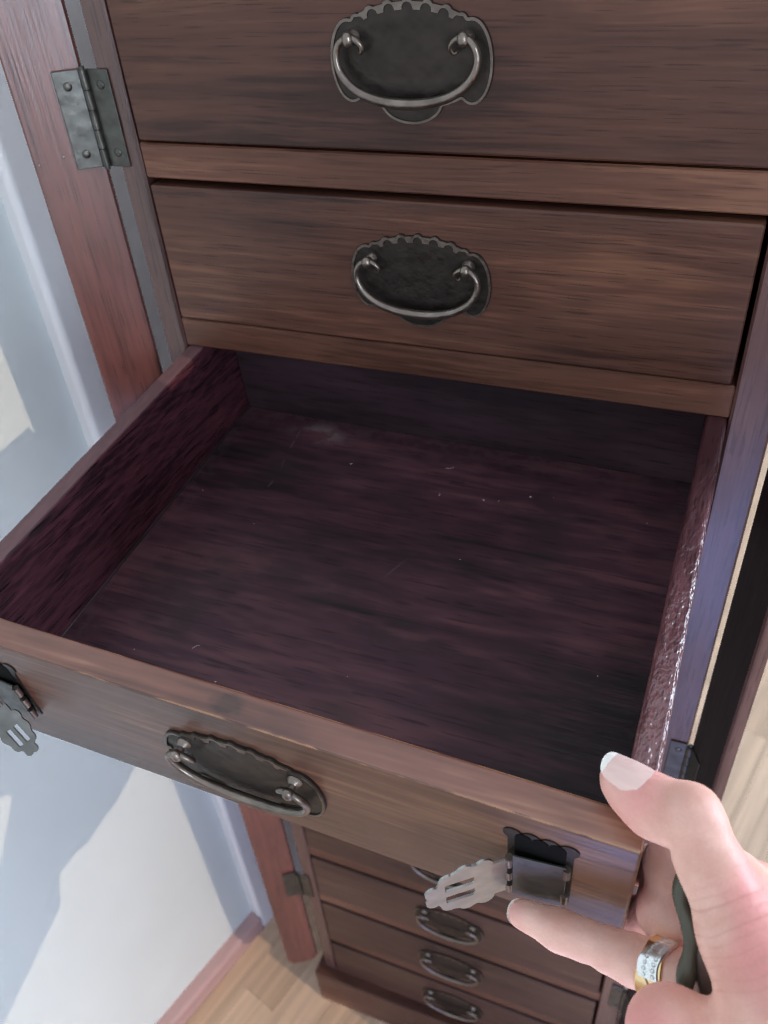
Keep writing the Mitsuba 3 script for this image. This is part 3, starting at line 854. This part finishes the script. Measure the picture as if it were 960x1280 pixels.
person = obj('person', build_hand(), 'skin', None, DM, smooth=True)
labels[person] = {'label': 'right hand gripping the corner of the pulled-out drawer, thumb on top, one finger in front', 'category': 'hand'}
t1, t0 = np.array(J['thumb'][1][:3]), np.array(J['thumb'][0][:3])
r0 = t1 + (t0 - t1) * 0.10
args = (r0, t0, 0.0106, 0.0073, (0.02, 0.22, 1.0), 0.0205)
nk = obj('thumbnail', nail(*args, v0=0.0, v1=0.86), 'nail_plate', person, DM, smooth=40)
obj('white_edge', nail(*args, v0=0.855, v1=1.0), 'nail_edge', nk, DM, smooth=40)
q1, q0 = np.array(J['ring'][3][:3]), np.array(J['ring'][4][:3])
args = (q1 + (q0 - q1) * 0.35, q0, 0.0074, 0.0058, (-0.10, 0.32, -0.84), 0.0175)
nk = obj('fingernail', nail(*args, v0=0.0, v1=0.76), 'nail_plate', person, DM, smooth=40)
obj('white_edge', nail(*args, v0=0.755, v1=1.0), 'nail_edge', nk, DM, smooth=40)

# finger ring: a wide gold band, a swirl of white metal with small stones over it
rk = thing('finger_ring', 'gold ring with small clear stones worn on the finger of the hand', 'ring')
ra, rb = np.array(J['ring'][1][:3]), np.array(J['ring'][2][:3])
rc = ra + (rb - ra) * 0.62
ax = (rb - ra) / np.linalg.norm(rb - ra)
cam = np.array([0.339, -0.642, 0.689])
e1 = cam - ax * (cam @ ax)
e1 /= np.linalg.norm(e1)
e2 = np.cross(ax, e1)
if e2 @ np.array([-0.193, 0.669, 0.718]) < 0:
    e2 = -e2                                       # e1 towards the viewer's side, e2 upwards
RR = 0.0112


def ring_patch(a0, a1, w0, w1, r_in, r_out, nseg=48):
    """part of a band between the angles a0 and a1; w0(a), w1(a): its two rims along the finger"""
    v, f = [], []
    A = np.linspace(a0, a1, nseg)
    for a in A:
        d = math.cos(a) * e1 + math.sin(a) * e2
        lo_, hi_ = w0(a), w1(a)
        for w, r in ((lo_, r_in), (lo_, r_out - 0.0004), (lo_ + 0.0004, r_out), (0.5 * (lo_ + hi_), r_out + 0.0002), (hi_ - 0.0004, r_out), (hi_, r_out - 0.0004), (hi_, r_in)):
            v.append(rc + ax * w + d * r)
    m = 7
    for i in range(nseg - 1):
        for j in range(m):
            k = (j + 1) % m
            f += [[i * m + j, i * m + k, (i + 1) * m + k], [i * m + j, (i + 1) * m + k, (i + 1) * m + j]]
    for i in (0, nseg - 1):
        for j in range(1, m - 1):
            f.append([i * m, i * m + j, i * m + j + 1])
    t = trimesh.Trimesh(np.array(v), np.array(f), process=False)
    t.fix_normals()
    return t


obj('band', ring_patch(-math.pi, math.pi, lambda a: -0.0048 - 0.0006 * math.cos(2 * a), lambda a: 0.0046 + 0.0006 * math.cos(2 * a + 0.6), RR - 0.0008, RR + 0.0007, 96), 'gold', rk, DM)
obj('swirl', ring_patch(0.15, 1.75, lambda a: -0.0052 + 0.0012 * math.sin(3 * a), lambda a: 0.0016 + 0.0030 * math.sin(2.2 * a + 0.4), RR, RR + 0.0014, 48), 'silver', rk, DM)
obj('swirl', ring_patch(-0.65, 0.55, lambda a: -0.0012 + 0.0030 * math.sin(2.4 * a), lambda a: 0.0003 + 0.0032 * math.sin(2.4 * a), RR, RR + 0.0011, 32), 'silver', rk, DM)
for i in range(9):
    a = 0.25 + 1.35 * i / 8
    for w in ((-0.0032 + 0.0010 * math.sin(3 * a)), (-0.0003 + 0.0016 * math.sin(2.2 * a + 0.4))):
        g = trimesh.convex.convex_hull(np.array([[0.0009 * math.cos(q), 0.0009 * math.sin(q), 0.0] for q in np.arange(8) * math.pi / 4] + [[0.0005 * math.cos(q), 0.0005 * math.sin(q), 0.0005] for q in np.arange(8) * math.pi / 4] + [[0, 0, -0.0008]]))
        d = math.cos(a) * e1 + math.sin(a) * e2
        R_ = np.eye(4)
        R_[:3, 0], R_[:3, 1], R_[:3, 2], R_[:3, 3] = ax, np.cross(d, ax), d, rc + ax * w + d * (RR + 0.0017)
        obj('stone', g.apply_transform(R_), 'gem', rk, DM, smooth=False)

# strap held in the hand
sk_ = thing('strap', 'twisted dark olive strap hanging between the thumb and the fingers', 'strap')
sp = spline([(0.3759, -0.2584, -0.0260), (0.3758, -0.2629, -0.0286), (0.3760, -0.2702, -0.0326), (0.3807, -0.2765, -0.0364), (0.3823, -0.2848, -0.0435), (0.3829, -0.2942, -0.0526), (0.3829, -0.2962, -0.0826)], 60)
obj('cord', tube(sp, 0.0026 + 0.0009 * np.sin(np.linspace(0, 5 * math.pi, 60)) ** 2, 10), 'strap_leather', sk_, DM, smooth=True)
sp = spline([(0.3813, -0.2654, -0.0337), (0.3858, -0.2740, -0.0381), (0.3883, -0.2823, -0.0442), (0.3929, -0.2901, -0.0537), (0.3939, -0.2921, -0.0787)], 40)
obj('band', tube(sp, 0.0052, 14), 'strap_dark', sk_, DM, smooth=True)
